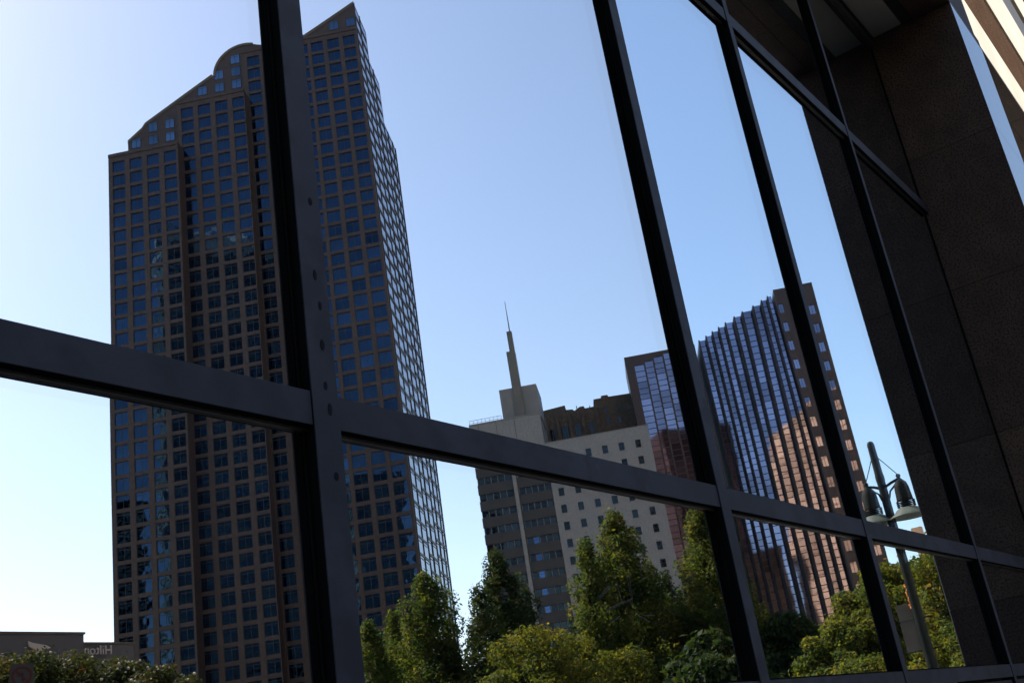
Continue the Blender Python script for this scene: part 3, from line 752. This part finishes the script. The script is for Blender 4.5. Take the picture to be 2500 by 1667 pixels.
def trunk_mb(h, r0, seed, limbs, crook=0.02):
    g = random.Random(seed); mb = MB()
    pts = [(g.uniform(-1, 1)*crook*h*(k/6), g.uniform(-1, 1)*crook*h*(k/6), h*k/6) for k in range(7)]
    mb.tube(pts, [r0*(1-0.13*k) for k in range(7)], 9)
    for (c, rr) in limbs:
        zz0 = max(h*0.25, min(h*0.93, c[2]-0.45*math.hypot(c[0], c[1])-0.1))
        k = min(5, int(zz0/h*6)); f_ = zz0/h*6-k
        s = Vector(pts[k]).lerp(Vector(pts[k+1]), f_); e_ = Vector(c)
        mid = s.lerp(e_, 0.5)+Vector((0, 0, -0.06*(e_-s).length))
        mb.tube([s, mid, e_], [rr, rr*0.7, rr*0.3], 5)
    return mb
def conifer(vx, vy, h, rad, seed, n, mat, label, cat='tree', group=None, low=0.12, power=0.66, size=0.062, lean=0):
    g = random.Random(seed); cs = []; rs = []; limbs = []
    nn = int(h*7)
    for k in range(nn):
        t = low+(1-low)*(k/(nn-1))**0.9
        r_env = rad*1.22*max(0.0, (1-t))**power*(0.68+0.58*g.random())
        for q in range(max(1, int(2+4.2*(1-t)))):
            an = g.uniform(0, 2*math.pi); rr = r_env*g.choice((0.5, 0.8, 0.95, 1.1))
            cs.append((rr*math.cos(an), rr*math.sin(an), t*h-0.25+0.30*g.random()))
            s = (0.24+0.26*(1-t))*g.uniform(0.7, 1.45)*(0.62+rad*0.25)
            rs.append((s, s, s*1.45))
            if g.random() < 0.12: limbs.append((cs[-1], 0.03+0.03*(1-t)))
    cs.append((0, 0, h-0.25)); rs.append((0.24, 0.24, 0.34))
    t = empty('cypress_tree', RV(vx, vy), 0, label=label, cat=cat, group=group)
    me = leaf_cloud(cs, rs, int(n*2.6), size*1.1, seed, 0.7); me.materials.append(mat)
    put('crown', me, t)
    trunk_mb(h*0.96, 0.05+0.018*h, seed, limbs).build('trunk', M['bark'], t, smooth=True)
    return t
def broadleaf(vx, vy, h, rad, seed, n, mat, label, name='oak_tree', cat='tree', group=None, size=0.07, ncl=46, bottom=0.25, blossom=0, zs=0.8):
    g = random.Random(seed); cs = []; rs = []; limbs = []
    for k in range(ncl):
        u_ = g.uniform(-0.6, 1); an = g.uniform(0, 2*math.pi); q = math.sqrt(1-u_*u_)
        rr = g.uniform(0.55, 0.92)
        z = h*(bottom+1)/2+u_*h*(1-bottom)/2*rr*1.0
        cs.append((rad*rr*q*math.cos(an), rad*rr*q*math.sin(an), z))
        s = rad*g.uniform(0.18, 0.34); rs.append((s, s, s*zs))
        if g.random() < 0.4: limbs.append((cs[-1], 0.03))
    t = empty(name, RV(vx, vy), 0, label=label, cat=cat, group=group)
    me = leaf_cloud(cs, rs, int(n*1.4), size, seed, 0.85); me.materials.append(mat)
    put('crown', me, t)
    trunk_mb(h*0.75, 0.04+0.02*h, seed, limbs, 0.04).build('trunk', M['bark'], t, smooth=True)
    if blossom:
        mb2 = MB()
        for k in range(blossom):
            c, r_ = g.choice(list(zip(cs, rs)))
            d = Vector((g.gauss(0, 1), g.gauss(0, 1), abs(g.gauss(0, 1)))).normalized()
            p = Vector(c)+Vector((d.x*r_[0], d.y*r_[1], d.z*r_[2]))*1.03; s = g.uniform(0.018, 0.036)
            mb2.lathe([(0.001, -s), (s*0.8, -s*0.5), (s, 0), (s*0.8, s*0.5), (0.001, s)], 6, tuple(p))
        o = mb2.build('blossom', M['blossom'], t, smooth=True); o['kind'] = 'stuff'
    return t
conifer(30.31, 24.60, 8.59, 2.0, 1, 26000, M['cyp'], 'green cypress just right of the brown skyscraper, leftmost tall pointed tree')
conifer(28.13, 25.51, 6.96, 1.5, 2, 14000, M['cyp'], 'low cypress beside the first mullion, shortest of the pointed trees')
conifer(31.68, 27.58, 7.9, 1.2, 3, 9000, M['cyp'], 'thin cypress tip between the first mullion and the tree by the skyscraper')
conifer(31.96, 22.56, 8.88, 1.9, 4, 26000, M['cypdark'], 'dark cypress with a rounded top against the grey banded building')
conifer(29.93, 21.92, 7.6, 1.1, 5, 9000, M['cypdark'], 'small dark cypress tip at the left shoulder of the rounded dark tree')
conifer(34.42, 18.88, 9.51, 2.2, 6, 34000, M['cyp'], 'tall cypress with a pointed yellow green top in front of the white wall')
conifer(32.12, 18.80, 8.45, 1.5, 7, 15000, M['cyp'], 'smaller cypress joined to the left of the tall one before the white wall')
conifer(35.76, 18.56, 7.9, 1.2, 8, 9000, M['cyp'], 'short cypress at the right shoulder of the tall one before the white wall')
conifer(38.68, 19.47, 7.9, 1.0, 9, 7000, M['cypdark'], 'little dark cypress at the right edge of the white wall')
conifer(35.90, 16.14, 9.35, 1.9, 10, 30000, M['cyp'], 'narrow yellow green cypress touching the second mullion')
for i, (x, y, h, r_, lb_) in enumerate(((36.1, 28.6, 6.2, 3.0, 'dark rounded tree low between the two leftmost cypresses'), (38.35, 23.9, 6.0, 3.2, 'dark rounded tree low behind the tall cypress before the white wall'), (41.0, 21.5, 6.5, 3.2, 'dark rounded tree low behind the narrow cypress'), (37.9, 16.6, 5.9, 2.6, 'dark rounded tree at the foot of the second mullion'), (36.7, 14.4, 5.0, 2.4, 'dark rounded tree low in the pane right of the second mullion'), (33.0, 27.5, 6.2, 3.0, 'dark rounded tree low beside the first mullion'), (21.3, 9.6, 3.4, 1.7, 'dark low bush left of the foot of the second mullion'), (19.2, 12.3, 2.9, 1.6, 'dark low bush in front of the leftmost cypress'))):
    broadleaf(x, y, h, r_, 30+i, 16000, M['cypdark'], lb_, size=0.10, ncl=40)
broadleaf(16.31, 10.07, 4.02, 1.30, 20, 32000, M['oak'], 'broad leafed yellow green tree nearest at the bottom centre', bottom=0.05, size=0.036, ncl=70)
broadleaf(17.65, 9.88, 3.68, 1.1, 21, 20000, M['oak'], 'lower yellow green tree at the right of the one at bottom centre', bottom=0.05, size=0.036, ncl=50)
broadleaf(15.41, 10.45, 3.35, 0.9, 22, 14000, M['oak'], 'smallest yellow green tree at the left of the one at bottom centre', bottom=0.05, size=0.036, ncl=40)
broadleaf(28.27, 8.53, 4.75, 1.35, 23, 22000, M['oak'], 'bronze topped tree in the pane between the second and third mullions', bottom=0.1, size=0.055, ncl=55)
broadleaf(27.0, 9.1, 3.9, 1.2, 24, 14000, M['oak'], 'yellow tree just left of the bronze topped tree', bottom=0.1, size=0.055, ncl=40)
broadleaf(22.40, 7.12, 2.96, 1.3, 25, 20000, M['oak'], 'bright yellow green bush at the bottom between the second and third mullions', bottom=0.05, size=0.042, ncl=50)
broadleaf(33.63, 8.18, 6.7, 2.2, 26, 22000, M['oak'], 'olive tree behind the lamp post in the lower right pane', bottom=0.1, size=0.07)
broadleaf(31.87, 7.07, 6.1, 1.8, 27, 16000, M['oak'], 'olive tree between the lamp post and the pier reflection', bottom=0.1, size=0.07)
broadleaf(24.00, 5.51, 3.0, 1.3, 28, 18000, M['oak'], 'bright green bush low at the right of the lamp post', bottom=0.05, size=0.045)
broadleaf(12.31, 20.26, 5.6, 1.7, 40, 20000, M['crape'], 'dark crape myrtle in the bottom left corner behind the traffic sign', 'crape_myrtle', blossom=30, size=0.045, bottom=0.1)
broadleaf(11.0, 18.6, 5.3, 1.6, 44, 16000, M['crape'], 'dark crape myrtle cut by the left edge of the picture', 'crape_myrtle', blossom=20, size=0.045, bottom=0.1)
broadleaf(13.91, 20.47, 5.5, 1.6, 41, 20000, M['crape'], 'dark crape myrtle below the white lettering', 'crape_myrtle', blossom=70, size=0.045, bottom=0.1)
broadleaf(14.24, 19.05, 5.1, 1.3, 42, 17000, M['crape'], 'crape myrtle with pale blossoms at the foot of the skyscraper', 'crape_myrtle', blossom=160, size=0.045, bottom=0.1)
broadleaf(14.4, 17.8, 4.8, 1.15, 43, 14000, M['crape'], 'lowest crape myrtle with pale blossoms right of the others', 'crape_myrtle', blossom=130, size=0.045, bottom=0.1)

# ------------------------------------------------------------------ street lamp with two bell lanterns
lx, ly = 14.34, 2.88
lp = empty('street_lamp', RV(lx, ly), 0, label='green iron street lamp with two bell shaped lanterns mirrored beside the pier', cat='street lamp')
MB().lathe([(0.17, 0), (0.17, 0.3), (0.12, 0.42), (0.08, 0.6), (0.068, 1.4), (0.058, 3.0), (0.053, 4.25)], 16).build('pole', M['lamp'], lp, True, smooth=True)
MB().lathe([(0.053, 4.25), (0.057, 4.27), (0.057, 4.33), (0.052, 4.36), (0.047, 4.70), (0.047, 4.76), (0.035, 4.80), (0.001, 4.815)], 16).build('finial', M['lamp'], lp, True, smooth=True)
for sgn in (1, -1):
    c = 0.235*sgn if sgn < 0 else 0.20; zk_ = 4.27
    MB().tube([(0, 0.04*sgn, 4.18), (0, c*0.55, 4.215), (0, c, 4.24)], 0.018, 8).build('arm', M['lamp'], lp, True, smooth=True)
    MB().tube([(0, 0.04*sgn, 4.58), (0, c, 4.29)], 0.006, 6).build('stay_rod', M['lamp'], lp, True)
    MB().tube([(0, 0.05*sgn, 4.02), (0, c*0.35, 4.11), (0, c*0.8, 4.19)], 0.012, 6).build('scroll', M['lamp'], lp, True, smooth=True)
    ln = MB().lathe([(0.0011, 4.3050), (0.0246, 4.2942), (0.0314, 4.2726), (0.0202, 4.2456), (0.0336, 4.2294), (0.0762, 4.1808), (0.0918, 4.1160), (0.0986, 4.0080), (0.1030, 3.9540)], 20, (0, c, 0)).build('lantern', M['lamp'], lp, True, smooth=True)
    rb = MB()
    for k in range(4):
        z = 3.945-k*0.022; rb.lathe([(0.100, z), (0.118, z-0.004), (0.118, z-0.011), (0.100, z-0.015)], 20, (0, c, 0))
    rb.build('cooling_rib', M['lamp'], ln, True, smooth=True)
    MB().lathe([(0.1008, 3.8568), (0.1344, 3.8352), (0.1848, 3.7812), (0.2408, 3.7434), (0.2442, 3.7326), (0.1792, 3.7596), (0.1120, 3.8028), (0.0011, 3.8082)], 24, (0, c, 0)).build('lamp_shade', M['shade'], ln, True, smooth=True)
for z in (2.50, 2.12):
    MB().tube([(0, -0.16, z), (0, 0.26, z)], 0.010, 6).build('banner_arm', M['lamp'], lp, True)
MB().box(-0.007, 0.007, 0.065, 0.245, 2.13, 2.70).build('banner', M['banner'], lp, True)
orb = MB()
g = random.Random(3)
for k in range(26):
    orb.lathe([(0.001, -0.014), (0.013, 0), (0.001, 0.014)], 6, (g.uniform(-0.02, 0.02), 0.060+g.uniform(-0.014, 0.014), 2.64+k*0.0115))
orb.build('flower_garland', M['orange'], lp, True, smooth=True)

# ------------------------------------------------------------------ traffic sign
f_ = 21/14.0
sx, sy, sz = 6.985*f_, -1.5+(10.635+1.5)*f_, 1.4+(3.30-1.4)*f_
ts = empty('traffic_sign', RV(sx, sy), R(30), label='white traffic sign with a red ring and black arrow in the bottom left corner', cat='traffic sign')
MB().tube([(0, 0.05, 0), (0, 0.05, sz+0.1)], 0.03, 8).build('post', M['greyband'], ts, True)
hw = 0.19
def rrect(w_, h_, r_):
    return [(cx+r_*math.cos(R(t)), cz+r_*math.sin(R(t))) for cx, cz, t0 in ((w_-r_, h_-r_, 0), (-w_+r_, h_-r_, 90), (-w_+r_, -h_+r_, 180), (w_-r_, -h_+r_, 270)) for t in (t0, t0+30, t0+60, t0+90)]
MB().prism_y([(x, z+sz) for x, z in rrect(hw, hw+0.02, 0.03)], -0.004, 0.004).build('plate', M['signwhite'], ts, True)
rg = MB()
for k in range(36):
    t0, t1 = 2*math.pi*k/36, 2*math.pi*(k+1)/36
    rg.quadmesh([(r_*math.cos(t), -0.0062, sz+r_*math.sin(t)) for r_, t in ((0.125, t0), (0.165, t0), (0.165, t1), (0.125, t1))], [(0, 1, 2, 3)])
rg.quadmesh([(-0.075, -0.0064, sz+0.10), (-0.10, -0.0064, sz+0.075), (0.075, -0.0064, sz-0.10), (0.10, -0.0064, sz-0.075)], [(0, 1, 2, 3)])
rg.build('ring', M['signred'], ts, True)
ar = MB()
ar.quadmesh([(0.0, -0.0055, sz-0.09), (0.035, -0.0055, sz-0.09), (0.035, -0.0055, sz+0.02), (0.0, -0.0055, sz+0.02)], [(0, 1, 2, 3)])
ar.quadmesh([(-0.03, -0.0055, sz+0.02), (0.035, -0.0055, sz+0.02), (0.03, -0.0055, sz+0.055), (-0.03, -0.0055, sz+0.055)], [(0, 1, 2, 3)])
ar.quadmesh([(-0.03, -0.0055, sz+0.085), (-0.085, -0.0055, sz+0.037), (-0.03, -0.0055, sz-0.01)], [(0, 1, 2)])
ar.build('arrow', M['signblack'], ts, True)
